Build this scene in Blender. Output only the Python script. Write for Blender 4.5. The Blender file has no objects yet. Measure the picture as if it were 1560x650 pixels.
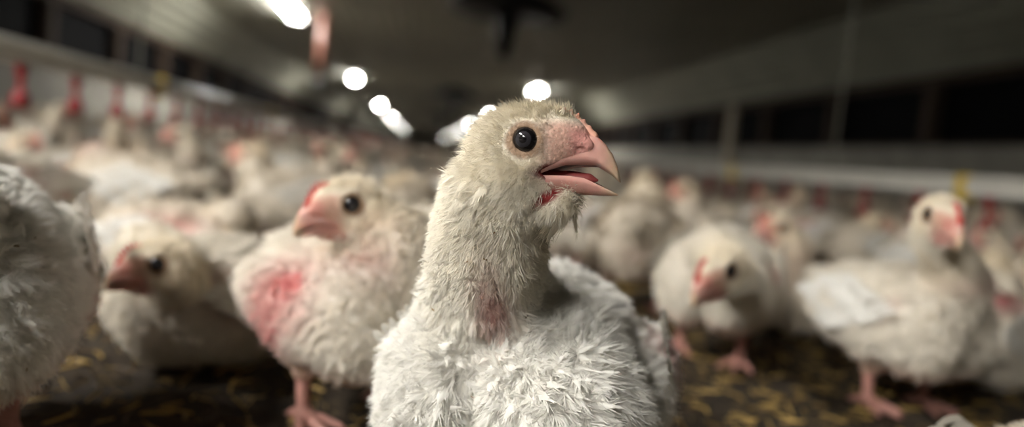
import bpy, math, random
import numpy as np
from mathutils import Matrix, Vector

rng = np.random.default_rng(7)
random.seed(7)
SC = bpy.context.scene
COL = SC.collection

# ------------------------------------------------------------------ camera
F = 1100.0                                   # focal length in pixels of the 1560x650 frame
ROLL = math.radians(5.5)
CAM = np.array([0.0, 0.0, 0.25])
def _n(v):
    v = np.asarray(v, float); return v / np.linalg.norm(v)
_yc = _n((642 - 780, 325 - 228, -F))         # barn axis seen from the camera
_g = np.array([math.sin(ROLL), math.cos(ROLL), 0.0])
_zc = _n(_g - _g.dot(_yc) * _yc)
_xc = np.cross(_yc, _zc)
RC = np.array([_xc, _yc, _zc])               # camera -> world
def P(px, py, d):
    return CAM + RC @ np.array([(px - 780) / F * d, (325 - py) / F * d, -d])
def G(px, py, z=0.0):
    v = RC @ np.array([(px - 780) / F, (325 - py) / F, -1.0])
    return CAM + v * ((z - CAM[2]) / v[2])
CR, CU, CF = RC[:, 0], RC[:, 1], -RC[:, 2]   # camera right, up, forward in the world

cam = bpy.data.cameras.new('camera')
cam.sensor_width = 36.0
cam.lens = F / 1560 * 36.0
cam.clip_start = 0.01; cam.clip_end = 400
cam.dof.use_dof = True
cam.dof.focus_distance = 0.385
cam.dof.aperture_fstop = 2.4
cam_o = bpy.data.objects.new('camera', cam)
m = Matrix([list(RC[i]) + [CAM[i]] for i in range(3)] + [[0, 0, 0, 1]])
cam_o.matrix_world = m
COL.objects.link(cam_o)
SC.camera = cam_o

# ------------------------------------------------------------------ world, exposure
w = bpy.data.worlds.new('world'); SC.world = w
w.use_nodes = True
w.node_tree.nodes['Background'].inputs[0].default_value = (0.02, 0.022, 0.03, 1)
w.node_tree.nodes['Background'].inputs[1].default_value = 0.3
SC.view_settings.view_transform = 'Standard'
SC.view_settings.look = 'None'
SC.view_settings.gamma = 1.0
SC.view_settings.use_curve_mapping = False
SC.view_settings.exposure = 1.8
LAMP = 60.0                                  # emission of the lamp tubes

# ------------------------------------------------------------------ helpers
def lin(r, g, b):
    f = lambda c: c / 12.92 if c <= 0.04045 else ((c + 0.055) / 1.055) ** 2.4
    return np.array([f(r / 255), f(g / 255), f(b / 255)])
def col4(c): return (float(c[0]), float(c[1]), float(c[2]), 1.0)

def mesh_np(name, verts, faces, mat, colors=None, smooth=True):
    """verts (n,3); faces: (m,3) or (m,4) array or list of arrays of such"""
    me = bpy.data.meshes.new(name)
    verts = np.asarray(verts, np.float32)
    fl = faces if isinstance(faces, list) else [faces]
    fl = [np.asarray(f, np.int32) for f in fl if len(f)]
    nl = sum(f.size for f in fl); nf = sum(len(f) for f in fl)
    me.vertices.add(len(verts)); me.vertices.foreach_set('co', verts.ravel())
    me.loops.add(nl); me.loops.foreach_set('vertex_index', np.concatenate([f.ravel() for f in fl]))
    me.polygons.add(nf)
    tot = np.concatenate([np.full(len(f), f.shape[1], np.int32) for f in fl])
    start = np.concatenate([[0], np.cumsum(tot)[:-1]]).astype(np.int32)
    me.polygons.foreach_set('loop_start', start)
    me.polygons.foreach_set('loop_total', tot)
    me.polygons.foreach_set('use_smooth', np.full(nf, smooth))
    me.update(calc_edges=True)
    me.validate()
    if colors is not None:
        a = me.attributes.new('Col', 'FLOAT_COLOR', 'POINT')
        c = np.ones((len(verts), 4), np.float32); c[:, :3] = colors
        a.data.foreach_set('color', c.ravel())
    if mat: me.materials.append(mat)
    return me
def link(name, data, parent=None, kind=None, label=None, cat=None, group=None):
    o = bpy.data.objects.new(name, data); COL.objects.link(o)
    if parent is not None: o.parent = parent
    if kind: o['kind'] = kind
    if label: o['label'] = label
    if cat: o['category'] = cat
    if group: o['group'] = group
    return o

class MB:
    """collects boxes, tubes and prisms into ONE mesh"""
    def __init__(s): s.v = []; s.f = []
    def box(s, lo, hi):
        b = len(s.v); (x0, y0, z0), (x1, y1, z1) = lo, hi
        s.v += [(x0,y0,z0),(x1,y0,z0),(x1,y1,z0),(x0,y1,z0),(x0,y0,z1),(x1,y0,z1),(x1,y1,z1),(x0,y1,z1)]
        s.f += [tuple(b + i for i in q) for q in ((0,3,2,1),(4,5,6,7),(0,1,5,4),(1,2,6,5),(2,3,7,6),(3,0,4,7))]
        return s
    def loft(s, rings, cap=True):
        b = len(s.v); k = len(rings[0])
        for r in rings: s.v += [tuple(map(float, p)) for p in r]
        for i in range(len(rings) - 1):
            for j in range(k):
                a, c = b + i * k + j, b + i * k + (j + 1) % k
                s.f.append((a, c, c + k, a + k))
        if cap:
            s.f.append(tuple(b + j for j in range(k))[::-1])
            s.f.append(tuple(b + (len(rings) - 1) * k + j for j in range(k)))
        return s
    def tube(s, pts, rad, k=8):
        pts = [np.array(p, float) for p in pts]
        rad = rad if hasattr(rad, '__len__') else [rad] * len(pts)
        rings = []
        for i, p in enumerate(pts):
            t = _n(pts[min(i + 1, len(pts) - 1)] - pts[max(i - 1, 0)])
            u = np.cross(t, (0, 0, 1) if abs(t[2]) < .9 else (1, 0, 0)); u = _n(u); v = np.cross(t, u)
            rings.append([p + rad[i] * (math.cos(a) * u + math.sin(a) * v) for a in np.linspace(0, 2 * math.pi, k, endpoint=False)])
        return s.loft(rings)
    def mesh(s, name, mat, smooth=False):
        me = bpy.data.meshes.new(name); me.from_pydata(s.v, [], s.f)
        if smooth:
            for p in me.polygons: p.use_smooth = True
        me.update()
        if mat: me.materials.append(mat)
        return me

def new_mat(name):
    mt = bpy.data.materials.new(name); mt.use_nodes = True
    nt = mt.node_tree; return mt, nt, nt.nodes['Principled BSDF'], nt.nodes, nt.links
def plain(name, c, rough=.6, noise=0.0, scale=20.0, metal=0.0, spec=.5, bump=0.0):
    mt, nt, b, N, L = new_mat(name)
    b.inputs['Base Color'].default_value = col4(c); b.inputs['Roughness'].default_value = rough
    b.inputs['Metallic'].default_value = metal; b.inputs['Specular IOR Level'].default_value = spec
    if noise or bump:
        tc = N.new('ShaderNodeTexCoord'); n = N.new('ShaderNodeTexNoise'); n.inputs['Scale'].default_value = scale
        n.inputs['Detail'].default_value = 5
        L.new(tc.outputs['Object'], n.inputs['Vector'])
        if noise:
            r = N.new('ShaderNodeValToRGB')
            r.color_ramp.elements[0].color = col4(np.asarray(c) * (1 - noise)); r.color_ramp.elements[1].color = col4(np.minimum(np.asarray(c) * (1 + noise), 1))
            r.color_ramp.elements[0].position = .3; r.color_ramp.elements[1].position = .7
            L.new(n.outputs['Fac'], r.inputs['Fac']); L.new(r.outputs['Color'], b.inputs['Base Color'])
        if bump:
            bp = N.new('ShaderNodeBump'); bp.inputs['Strength'].default_value = bump; bp.inputs['Distance'].default_value = .004
            L.new(n.outputs['Fac'], bp.inputs['Height']); L.new(bp.outputs['Normal'], b.inputs['Normal'])
    return mt
def vcol(name, rough=.8, spec=.2, translucent=0.0, sss=0.0, bump=0.0, bscale=900, noise=0.0):
    mt, nt, b, N, L = new_mat(name)
    a = N.new('ShaderNodeVertexColor'); a.layer_name = 'Col'
    src = a.outputs['Color']
    if noise:
        tc = N.new('ShaderNodeTexCoord'); n = N.new('ShaderNodeTexNoise'); n.inputs['Scale'].default_value = bscale; n.inputs['Detail'].default_value = 4
        L.new(tc.outputs['Object'], n.inputs['Vector'])
        mr = N.new('ShaderNodeMapRange'); mr.inputs['From Min'].default_value = .3; mr.inputs['From Max'].default_value = .7
        mr.inputs['To Min'].default_value = 1 - noise; mr.inputs['To Max'].default_value = 1.0
        L.new(n.outputs['Fac'], mr.inputs['Value'])
        mx = N.new('ShaderNodeMix'); mx.data_type = 'RGBA'; mx.blend_type = 'MULTIPLY'; mx.inputs['Factor'].default_value = 1.0
        L.new(src, mx.inputs[6]); L.new(mr.outputs['Result'], mx.inputs[7]); src = mx.outputs[2]
    L.new(src, b.inputs['Base Color'])
    b.inputs['Roughness'].default_value = rough; b.inputs['Specular IOR Level'].default_value = spec
    if sss:
        b.inputs['Subsurface Weight'].default_value = sss
        b.inputs['Subsurface Radius'].default_value = (1.0, .4, .25); b.inputs['Subsurface Scale'].default_value = .004
    if bump:
        tc = N.new('ShaderNodeTexCoord'); n = N.new('ShaderNodeTexNoise'); n.inputs['Scale'].default_value = bscale; n.inputs['Detail'].default_value = 3
        L.new(tc.outputs['Object'], n.inputs['Vector'])
        bp = N.new('ShaderNodeBump'); bp.inputs['Strength'].default_value = bump; bp.inputs['Distance'].default_value = .0008
        L.new(n.outputs['Fac'], bp.inputs['Height']); L.new(bp.outputs['Normal'], b.inputs['Normal'])
    if translucent:
        out = N['Material Output']
        t = N.new('ShaderNodeBsdfTranslucent'); L.new(src, t.inputs['Color'])
        mxs = N.new('ShaderNodeMixShader'); mxs.inputs[0].default_value = translucent
        L.new(b.outputs[0], mxs.inputs[1]); L.new(t.outputs[0], mxs.inputs[2]); L.new(mxs.outputs[0], out.inputs['Surface'])
    return mt

M_skin = vcol('chicken_skin', rough=.6, spec=.3, bump=.9, bscale=600, noise=.22)
M_feather = vcol('white_feather', rough=.75, spec=.15, translucent=.2)
M_beak = vcol('beak_horn', rough=.38, spec=.45, sss=.25, noise=.12, bscale=220)
M_comb = vcol('comb_flesh', rough=.5, spec=.4, sss=.2, bump=.3, bscale=900)
M_leg = vcol('scaly_leg', rough=.5, spec=.4, bump=.8, bscale=350, noise=.2)
M_eye = plain('dark_eye', lin(20, 18, 20), rough=.05, spec=.7)
M_iris = plain('iris', lin(52, 50, 54), rough=.08, spec=.6)
M_bird = vcol('far_bird', rough=.85, spec=.1, noise=.25, bscale=60)
M_straw = vcol('straw', rough=.55, spec=.3)
M_litter = plain('litter', lin(48, 38, 25), rough=.95, noise=.55, scale=60, bump=.8)
M_ceiling = plain('painted_steel_ceiling', lin(160, 160, 145), rough=.42, noise=.12, scale=1.5, spec=.5)
M_wallwhite = plain('whitewashed_wall', lin(160, 156, 146), rough=.75, noise=.18, scale=3, bump=.2)
M_post = plain('post_wood', lin(66, 52, 40), rough=.85, noise=.35, scale=14)
M_palepost = plain('pale_wood', lin(225, 212, 190), rough=.8, noise=.2, scale=14)
M_dark = plain('dark_curtain', lin(9, 9, 11), rough=.8, noise=.4, scale=2, spec=.1)
M_pipe = plain('pipe_plastic', lin(226, 222, 212), rough=.35, noise=.08, scale=8)
M_rail = plain('galvanised_rail', lin(150, 152, 150), rough=.35, metal=.7, noise=.2, scale=10)
M_red = plain('red_plastic', lin(138, 28, 32), rough=.35)
M_yellow = plain('yellow_plastic', lin(226, 190, 40), rough=.4)
M_cord = plain('grey_cord', lin(120, 118, 108), rough=.8)
M_rust = plain('orange_tube', lin(112, 70, 56), rough=.5, noise=.2, scale=10)
M_black = plain('black_steel', lin(22, 22, 22), rough=.5)
M_white = plain('white_housing', lin(225, 225, 220), rough=.4)
mt, nt, b, N_, L_ = new_mat('lamp_glow')
b.inputs['Base Color'].default_value = (1, 1, 1, 1)
b.inputs['Emission Color'].default_value = (1.0, .98, .93, 1); b.inputs['Emission Strength'].default_value = LAMP
M_glow = mt

# ------------------------------------------------------------------ the barn
ZC = 2.35                                    # ceiling height
XL, XR = -4.4, 5.4                           # side walls
EL, ER = -3.8, 4.8                           # where the sloped ceiling panels meet the flat ceiling
ZT, ZB = 1.58, 0.86                          # top and bottom of the dark openings
Y0, Y1 = -9.5, 118.0

fl = MB(); fl.box((XL, Y0, -.1), (XR, Y1, -.012))
link('floor', fl.mesh('floor', M_litter), kind='structure', label='dark litter floor of the long barn')

def ribbed(x0, z0, x1, z1, pitch, h):
    """profile of ribbed sheet between two points of the cross-section"""
    a = np.array([x0, z0]); c = np.array([x1, z1]); Ln = np.linalg.norm(c - a); d = (c - a) / Ln
    nrm = np.array([d[1], -d[0]]);  nrm = nrm if nrm[1] < 0 else -nrm
    n = int(Ln / pitch); pr = []
    for i in range(n):
        for t, k in ((0, 0), (.55, 0), (.65, 1), (.9, 1)):
            pr.append(a + d * Ln * (i + t) / n + nrm * h * k)
    pr.append(c); return pr
def sheet(name, prof, kind='structure', **kw):
    ys = [Y0, Y1]; k = len(prof)
    v = [(p[0], y, p[1]) for y in ys for p in prof]
    f = [(i, i + 1, k + i + 1, k + i) for i in range(k - 1)]
    me = bpy.data.meshes.new(name); me.from_pydata(v, [], f); me.update(); me.materials.append(M_ceiling)
    o = link(name, me, kind=kind, **kw)
    s = o.modifiers.new('thick', 'SOLIDIFY'); s.thickness = .01; s.offset = 0
    return o
ceil = sheet('ceiling', ribbed(EL, ZC, ER, ZC, .2, .03), label='flat ribbed steel ceiling of the barn')
sl = sheet('ceiling_slope', ribbed(XL - .05, ZT, EL, ZC, .19, .035), label='sloping ribbed steel ceiling panel above the left windows')
sr = sheet('ceiling_slope', ribbed(XR + .05, ZT, ER, ZC, .19, .035), label='sloping ribbed steel ceiling panel above the right windows')

def side_wall(name, X, s, posts, pale, label):
    mb = MB(); a, c = sorted((X, X + s * .12)); mb.box((a, Y0, -.05), (c, Y1, ZB))
    wl = link(name, mb.mesh(name, M_wallwhite), kind='structure', label=label)
    tr = MB(); a, c = sorted((X - s * .03, X + s * .14)); tr.box((a, Y0, ZB), (c, Y1, ZB + .035))
    link('sill', tr.mesh('sill', M_post), wl)
    tr = MB(); a, c = sorted((X - s * .02, X + s * .14)); tr.box((a, Y0, ZT - .05), (c, Y1, ZT + .05))
    link('top_plate', tr.mesh('top_plate', M_post), wl)
    pm = MB(); a, c = sorted((X - s * .02, X + s * .12)); pm.box((a, -.07, ZB + .035), (c, .07, ZT - .05))
    pmesh = pm.mesh('post', M_post); ppale = None
    if pale is not None:
        q = MB(); a, c = sorted((X - s * .10, X - s * .02)); q.box((a, -.10, .3), (c, .10, ZT)); ppale = q.mesh('pale_post', M_palepost)
    wm = None
    for i in range(len(posts)):
        o = link('post', pmesh, wl); o.location.y = posts[i]
        if i + 1 < len(posts):
            W = posts[i + 1] - posts[i]
            if wm is None:
                q = MB(); a, c = sorted((X + s * .13, X + s * .15)); q.box((a, 0, ZB), (c, W, ZT + .02)); wm = q.mesh('window_panel', M_dark)
            o = link('window_panel', wm, wl); o.location.y = posts[i]
    if ppale:
        o = link('pale_post', ppale, wl, label='pale wooden post in front of the right windows'); o.location.y = pale
    return wl
side_wall('wall_left', XL, -1, [-6 + 1.9 * i for i in range(66)], None, 'long left side wall, white below with dark openings between wooden posts')
side_wall('wall_right', XR, 1, [-6 + 1.9 * i for i in range(66)], 12.2, 'long right side wall, white below with dark openings between wooden posts')
mb = MB(); mb.box((XL - .2, Y1, -.1), (XR + .2, Y1 + .15, ZC + .1)); link('wall_far', mb.mesh('wall_far', M_wallwhite), kind='structure', label='far end wall of the barn')
mb = MB(); mb.box((XL - .2, Y0 - .15, -.1), (XR + .2, Y0, ZC + .1)); link('wall_near', mb.mesh('wall_near', M_wallwhite), kind='structure', label='near end wall behind the viewer')

# lamps --------------------------------------------------------------
hs = MB(); hs.box((-.11, -.75, -.03), (.11, .75, 0)); H_ = hs.mesh('housing', M_white)
tb = MB(); tb.loft([[(.09 * math.cos(a), y, -.046 + .021 * math.sin(a)) for a in np.linspace(0, 2 * math.pi, 8, endpoint=False)] for y in (-.7, .7)])
T_ = tb.mesh('tube', M_glow)
cpm = MB(); cpm.box((-.11, -.012, -.098), (.11, .012, -.002)); CP_ = cpm.mesh('end_cap', M_white)  # caps added to hang below the tube and hide far lamps' glow
lampL = [-.2, -2.7, 12.2, 23.4, 37, 51, 65, 79, 100]  # first two unseen, off the row spacing, doubled to brighten the front birds
lampR = [20.6, 34.8, 48.5, 62, 77, 91, 105]
ords = ['nearest', 'second nearest', 'third nearest', 'fourth nearest', 'fifth nearest', 'sixth nearest', 'farthest']
def lamp(x, y, label):
    e = link('ceiling_lamp', None, label=label, cat='lamp', group='glowing lamps in two rows along the ceiling')
    e.location = (x, y, ZC - .03)
    link('housing', H_, e); link('tube', T_, e, label='glowing white lamp tube')
    for cy in (-.74, .74): o = link('end_cap', CP_, e); o.location.y = cy
    return e
for i, y in enumerate(lampL):
    lamp(-2.32, y, ['ceiling lamp of the left row high above the viewer', 'ceiling lamp of the left row behind the viewer'][i] if i < 2 else ords[i - 2] + ' glowing tube lamp of the left ceiling row')
for i, y in enumerate(lampR):
    lamp(3.14, y, ords[i] + ' glowing tube lamp of the right ceiling row')

# round heaters -------------------------------------------------------
def lathe(prof, k=24):
    return [[(r * math.cos(a), r * math.sin(a), z) for a in np.linspace(0, 2 * math.pi, k, endpoint=False)] for r, z in prof]
cn = MB(); cn.loft(lathe([(.70, -.34), (.73, -.30), (.56, -.18), (.22, -.08), (.06, -.05), (.06, -.02)])); CN = cn.mesh('canopy', M_black, True)
bu = MB(); bu.loft(lathe([(.10, -.30), (.14, -.36), (.12, -.60), (.08, -.85), (.03, -.88)], 16)); BU = bu.mesh('burner', M_black, True)
hg = MB(); hg.loft(lathe([(.012, -.06), (.012, 0)], 8)); HG = hg.mesh('hanger', M_black)
for i, y in enumerate((8.9, 23.3, 38.0)):
    e = link('hanging_heater', None, label=['black round heater at the top edge, nearest under the ceiling', 'black round heater with a stem hanging between the lamp rows', 'small far black round heater under the ceiling'][i], cat='heater', group='round heaters under the ceiling')
    e.location = (.88, y, ZC)
    link('canopy', CN, e); link('burner', BU, e); link('hanger', HG, e)

# orange feed drop tube
e = link('feed_drop_tube', None, label='reddish orange feed tube hanging from the ceiling beside the nearest lamp', cat='tube')
e.location = (-1.78, 12.4, ZC)
t = MB(); t.tube([(0, 0, -.02), (0, 0, -1.15)], .07, 12); link('tube', t.mesh('tube', M_rust, True), e)
t = MB(); t.tube([(0, 0, 0), (0, 0, -.1)], .10, 12); link('collar', t.mesh('collar', M_rust, True), e)
t = MB(); t.tube([(0, 0, -1.12), (0, 0, -1.3)], [.075, .05], 12); link('outlet', t.mesh('outlet', M_black, True), e)

# drinker lines -------------------------------------------------------
def drinker_line(X, zp, label, tabs, y_first, step):
    e = link('drinker_line', None, label=label, cat='water pipe')
    e.location = (X, 0, 0)
    t = MB(); t.tube([(0, Y0 + .3, zp), (0, 100, zp)], .013, 10); link('water_pipe', t.mesh('water_pipe', M_pipe, True), e)
    t = MB(); t.loft([[(x, y, z) for x, z in ((-.016, zp + .012), (.016, zp + .012), (.02, zp + .03), (0, zp + .046), (-.02, zp + .03))] for y in (Y0 + .3, 100)]); link('support_rail', t.mesh('support_rail', M_pipe), e)
    cup = MB(); cup.loft(lathe([(.012, zp - .012), (.014, zp - .03), (.010, zp - .045), (.008, zp - .06), (.009, zp - .078), (.018, zp - .085), (.023, zp - .105), (.021, zp - .118), (.012, zp - .124)], 10))
    CUP = cup.mesh('drinker_cup', M_red, True)
    far = MB(); n = 0; y = y_first
    while y < 98:
        if y > .8:
            if n < 120:
                o = link('drinker_cup', CUP, e); o.location.y = y; n += 1
            else:
                far.box((-.02, y - .02, zp - .12), (.02, y + .02, zp - .012))
        y += step
    link('far_drinker_cups', far.mesh('far_drinker_cups', M_red), e, kind='stuff')
    tab = MB(); tab.box((-.02, -.016, zp - .03), (.022, .016, zp + .048)); TAB = tab.mesh('yellow_clip', M_yellow)
    for ty in tabs:
        o = link('yellow_clip', TAB, e); o.location.y = ty
    cd = MB(); cd.tube([(0, 0, zp + .045), (0, 0, ZC - .01)], .004, 6); CD = cd.mesh('suspension_cord', M_cord)
    for i in range(11):
        o = link('suspension_cord', CD, e); o.location.y = 2.7 + 3.2 * i
    return e
drinker_line(-1.0, .37, 'white drinker pipe with red cups along the left wall side', [2.9, 4.9], 0.80, .29)
drinker_line(1.62, .300, 'white drinker pipe with red cups behind the birds at right', [1.98, 3.6], 0.72, .29)

# ------------------------------------------------------------------ signed distance modelling
def ell(p, c, r, R=None):
    q = p - np.asarray(c, np.float32)
    if R is not None: q = q @ np.asarray(R, np.float32)          # columns of R are the axes
    r = np.asarray(r, np.float32)
    a = q / r; k0 = np.sqrt((a * a).sum(-1)); bq = a / r; k1 = np.sqrt((bq * bq).sum(-1))
    return k0 * (k0 - 1) / np.maximum(k1, 1e-6)
def cap(p, a, b, ra, rb):
    a = np.asarray(a, np.float32); b = np.asarray(b, np.float32)
    ba = b - a; pa = p - a
    h = np.clip((pa @ ba) / max(float(ba @ ba), 1e-9), 0, 1)
    d = pa - h[..., None] * ba
    return np.sqrt((d * d).sum(-1)) - (ra + (rb - ra) * h)
def smin(a, b, k):
    h = np.maximum(k - np.abs(a - b), 0) / k
    return np.minimum(a, b) - h * h * k * .25
def smax(a, b, k): return -smin(-a, -b, k)
def surfnet(f, xs, ys, zs):
    nx, ny, nz = len(xs), len(ys), len(zs)
    g = np.stack(np.meshgrid(xs, ys, zs, indexing='ij'), -1).astype(np.float32)
    V = f(g.reshape(-1, 3)).reshape(nx, ny, nz)
    S = V < 0
    acc = np.zeros((nx - 1, ny - 1, nz - 1, 3), np.float32); cnt = np.zeros((nx - 1, ny - 1, nz - 1), np.float32)
    for ax in range(3):
        o = [(a, c) for a in (0, 1) for c in (0, 1)]
        for a, c in o:
            s0 = [None] * 3; s1 = [None] * 3; oth = [i for i in range(3) if i != ax]
            n = (nx, ny, nz)
            s0[ax] = slice(0, n[ax] - 1); s1[ax] = slice(1, n[ax])
            for i, q in zip(oth, (a, c)):
                s0[i] = s1[i] = slice(q, n[i] - 1 + q)
            s0 = tuple(s0); s1 = tuple(s1)
            v0, v1 = V[s0], V[s1]; cr = S[s0] != S[s1]
            t = np.where(cr, v0 / np.where(cr, v0 - v1, 1), 0)[..., None]
            acc += np.where(cr[..., None], g[s0] + (g[s1] - g[s0]) * t, 0); cnt += cr
    act = cnt > 0
    idx = np.full(act.shape, -1, np.int32); idx[act] = np.arange(act.sum())
    verts = acc[act] / cnt[act][:, None]
    quads = []
    for ax in range(3):
        u, v = [(1, 2), (2, 0), (0, 1)][ax]
        n = [nx, ny, nz]
        sl_ = [slice(1, k - 1) for k in n]; sl_[ax] = slice(0, n[ax] - 1); s0 = tuple(sl_)
        sl_[ax] = slice(1, n[ax]); s1 = tuple(sl_)
        a, c = S[s0], S[s1]; ch = np.argwhere(a != c)
        if not len(ch): continue
        inside = a[a != c]
        base = ch.copy(); base[:, u] += 1; base[:, v] += 1           # grid point coords
        def cell(du, dv):
            q = base.copy(); q[:, u] += du; q[:, v] += dv
            return idx[q[:, 0], q[:, 1], q[:, 2]]
        q = np.stack([cell(-1, -1), cell(0, -1), cell(0, 0), cell(-1, 0)], 1)
        q[~inside] = q[~inside][:, ::-1]
        quads.append(q)
    quads = np.concatenate(quads); quads = quads[(quads >= 0).all(1)]
    return verts, quads
def vnormals(v, q):
    fn = np.cross(v[q[:, 2]] - v[q[:, 0]], v[q[:, 3]] - v[q[:, 1]])
    n = np.zeros_like(v)
    for k in range(4): np.add.at(n, q[:, k], fn)
    return n / np.maximum(np.linalg.norm(n, axis=1), 1e-12)[:, None]
def axis_steps(lo, hi, flo, fhi, coarse, fine):
    out = [lo]; x = lo
    while x < hi:
        d = max(flo - x, x - fhi, 0)
        x += min(coarse, fine + d * .35); out.append(x)
    return np.array(out, np.float32)
def sstep(a, b, x):
    t = np.clip((x - a) / (b - a), 0, 1); return t * t * (3 - 2 * t)
def unit(v): return v / np.maximum(np.linalg.norm(v, axis=-1, keepdims=True), 1e-9)
_h = rng.normal(size=(24, 3)) ; _hp = rng.uniform(0, 6.28, 24)
def wob(p, f, s=0):
    """cheap smooth noise, about -1..1"""
    r = 0
    for i in range(6):
        r = r + np.sin(p @ (_h[(i + s) % 24].astype(np.float32) * f * (1 + .35 * i)) + _hp[(i + s) % 24])
    return r / 3.2

# ------------------------------------------------------------------ feather templates (l along, w across, h up)
def strip(pts, widths):
    """flat ribbon through pts (n,3) with width along w"""
    v = []; f = []
    for p, wd in zip(pts, widths):
        if wd > 0: v += [(p[0], p[1] - wd / 2, p[2]), (p[0], p[1] + wd / 2, p[2])]
        else: v += [tuple(p)]
    i = 0
    for k in range(len(pts) - 1):
        if widths[k + 1] > 0: f += [(i, i + 1, i + 3), (i, i + 3, i + 2)]; i += 2
        else: f += [(i, i + 1, i + 2)]
    return v, f
def join_t(parts):
    V = []; T = []; o = 0
    for v, f in parts:
        V += list(v); T += [tuple(o + i for i in t) for t in f]; o += len(v)
    return np.array(V, np.float32), np.array(T, np.int32)
def t_feather(r, nb=8, open_=.5):
    parts = []
    rows = [(0, .08), (.3, .32), (.62, .28), (.86, .10)]
    v = []; f = []
    for l, wd in rows:
        h = .10 * math.sin(l * 2.2) - .05 * l
        v += [(l, -wd / 2, h - .05 * wd), (l, 0, h + .03), (l, wd / 2, h - .05 * wd)]
    for k in range(3):
        a = 3 * k
        f += [(a, a+1, a+4), (a, a+4, a+3), (a+1, a+2, a+5), (a+1, a+5, a+4)]
    parts.append((v, f))
    for s in (-1, 1):
        for k in range(nb):
            l0 = .12 + .76 * k / nb + r.uniform(-.04, .04); ln = r.uniform(.24, .46); ang = open_ * r.uniform(.7, 1.3)
            wd0 = .30 * math.sin(min(l0 + .15, 1) * 2.6)
            a = np.array([l0, s * wd0 * .4, .04]); tip = a + np.array([ln * math.cos(ang), s * ln * math.sin(ang), r.uniform(-.06, .10)])
            parts.append(([(a[0] - .035, a[1], a[2]), (a[0] + .035, a[1], a[2]), tuple(tip)], [(0, 1, 2)]))
    for k in range(2):
        parts.append(([(.8, -.05, .05), (.8, .05, .05), (r.uniform(1.0, 1.15), r.uniform(-.08, .08), r.uniform(-.05, .06))], [(0, 1, 2)]))
    return join_t(parts)
def t_fluff(r, n=7):
    parts = []
    for k in range(n):
        a = r.uniform(-.6, .6); ln = r.uniform(.6, 1.1); e = r.uniform(0, .5)
        mid = np.array([ln * .5 * math.cos(a * .7), ln * .5 * math.sin(a * .7), ln * .5 * math.sin(e)])
        tip = np.array([ln * math.cos(a), ln * math.sin(a), ln * math.sin(e) * .6])
        parts.append(strip([np.array([0, r.uniform(-.1, .1), 0]), mid, tip], [.05, .045, 0]))
    return join_t(parts)
def t_hair(r, n=5, spread=.5, wd=.05):
    parts = []
    for k in range(n):
        o = np.array([r.uniform(-.3, .3), r.uniform(-.3, .3), 0]); a = r.uniform(-spread, spread); ln = r.uniform(.6, 1.1)
        mid = o + np.array([ln * .5 * math.cos(a), ln * .5 * math.sin(a), .12 * ln]); tip = o + np.array([ln * math.cos(a * 1.2), ln * math.sin(a * 1.2), r.uniform(.0, .18)])
        parts.append(strip([o, mid, tip], [wd, wd * .8, 0]))
    return join_t(parts)
TF = [t_feather(rng) for _ in range(6)]
TU = [t_fluff(rng) for _ in range(6)]
TH = [t_hair(rng) for _ in range(6)]
TC = [t_feather(rng, 3, .4) for _ in range(4)]
def t_quill(r):
    rows = [(0, .05), (.15, .16), (.5, .24), (.8, .22), (.95, .12), (1.0, .03)]
    v = []; f = []
    for l, wd in rows:
        h = .05 * math.sin(l * 3) - .02 * l
        v += [(l, -wd * .4, h - .015), (l, 0, h + .012), (l, wd * .6, h - .02)]
    for k in range(5):
        a = 3 * k; f += [(a, a+1, a+4), (a, a+4, a+3), (a+1, a+2, a+5), (a+1, a+5, a+4)]
    return np.array(v, np.float32), np.array(f, np.int32)
TQ = [t_quill(rng)]
def scatter(templates, pos, T, B, Nn, size, colors, width=1.0):
    """place templates at frames; returns verts, tris, colours"""
    n = len(pos); pick = rng.integers(0, len(templates), n); V = []; Fc = []; Cc = []; o = 0
    for k, (tv, tf) in enumerate(templates):
        s = np.where(pick == k)[0]
        if not len(s): continue
        sz = size[s][:, None, None]
        v = pos[s][:, None] + sz * (tv[None, :, 0:1] * T[s][:, None] + width * tv[None, :, 1:2] * B[s][:, None] + tv[None, :, 2:3] * Nn[s][:, None])
        V.append(v.reshape(-1, 3)); m_ = len(tv)
        Fc.append((tf[None] + (o + np.arange(len(s)) * m_)[:, None, None]).reshape(-1, 3)); o += len(s) * m_
        Cc.append(np.repeat(colors[s], m_, 0))
    return np.concatenate(V), np.concatenate(Fc), np.concatenate(Cc)

# ------------------------------------------------------------------ the chicken
CREAM = lin(253, 244, 224); WHITE = lin(244, 241, 234); NECKC = lin(251, 244, 228); SKIN = lin(226, 160, 150); FACE = lin(226, 176, 158)
REDSK = lin(150, 52, 50); MOUTH = lin(110, 30, 30); BEAKC = lin(228, 172, 160); HORN = lin(232, 202, 170); LEGC = lin(180, 130, 118)
LIDC = lin(176, 146, 120)
def rot_y(a):
    c, s = math.cos(a), math.sin(a); return np.array([[c, 0, s], [0, 1, 0], [-s, 0, c]])

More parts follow.
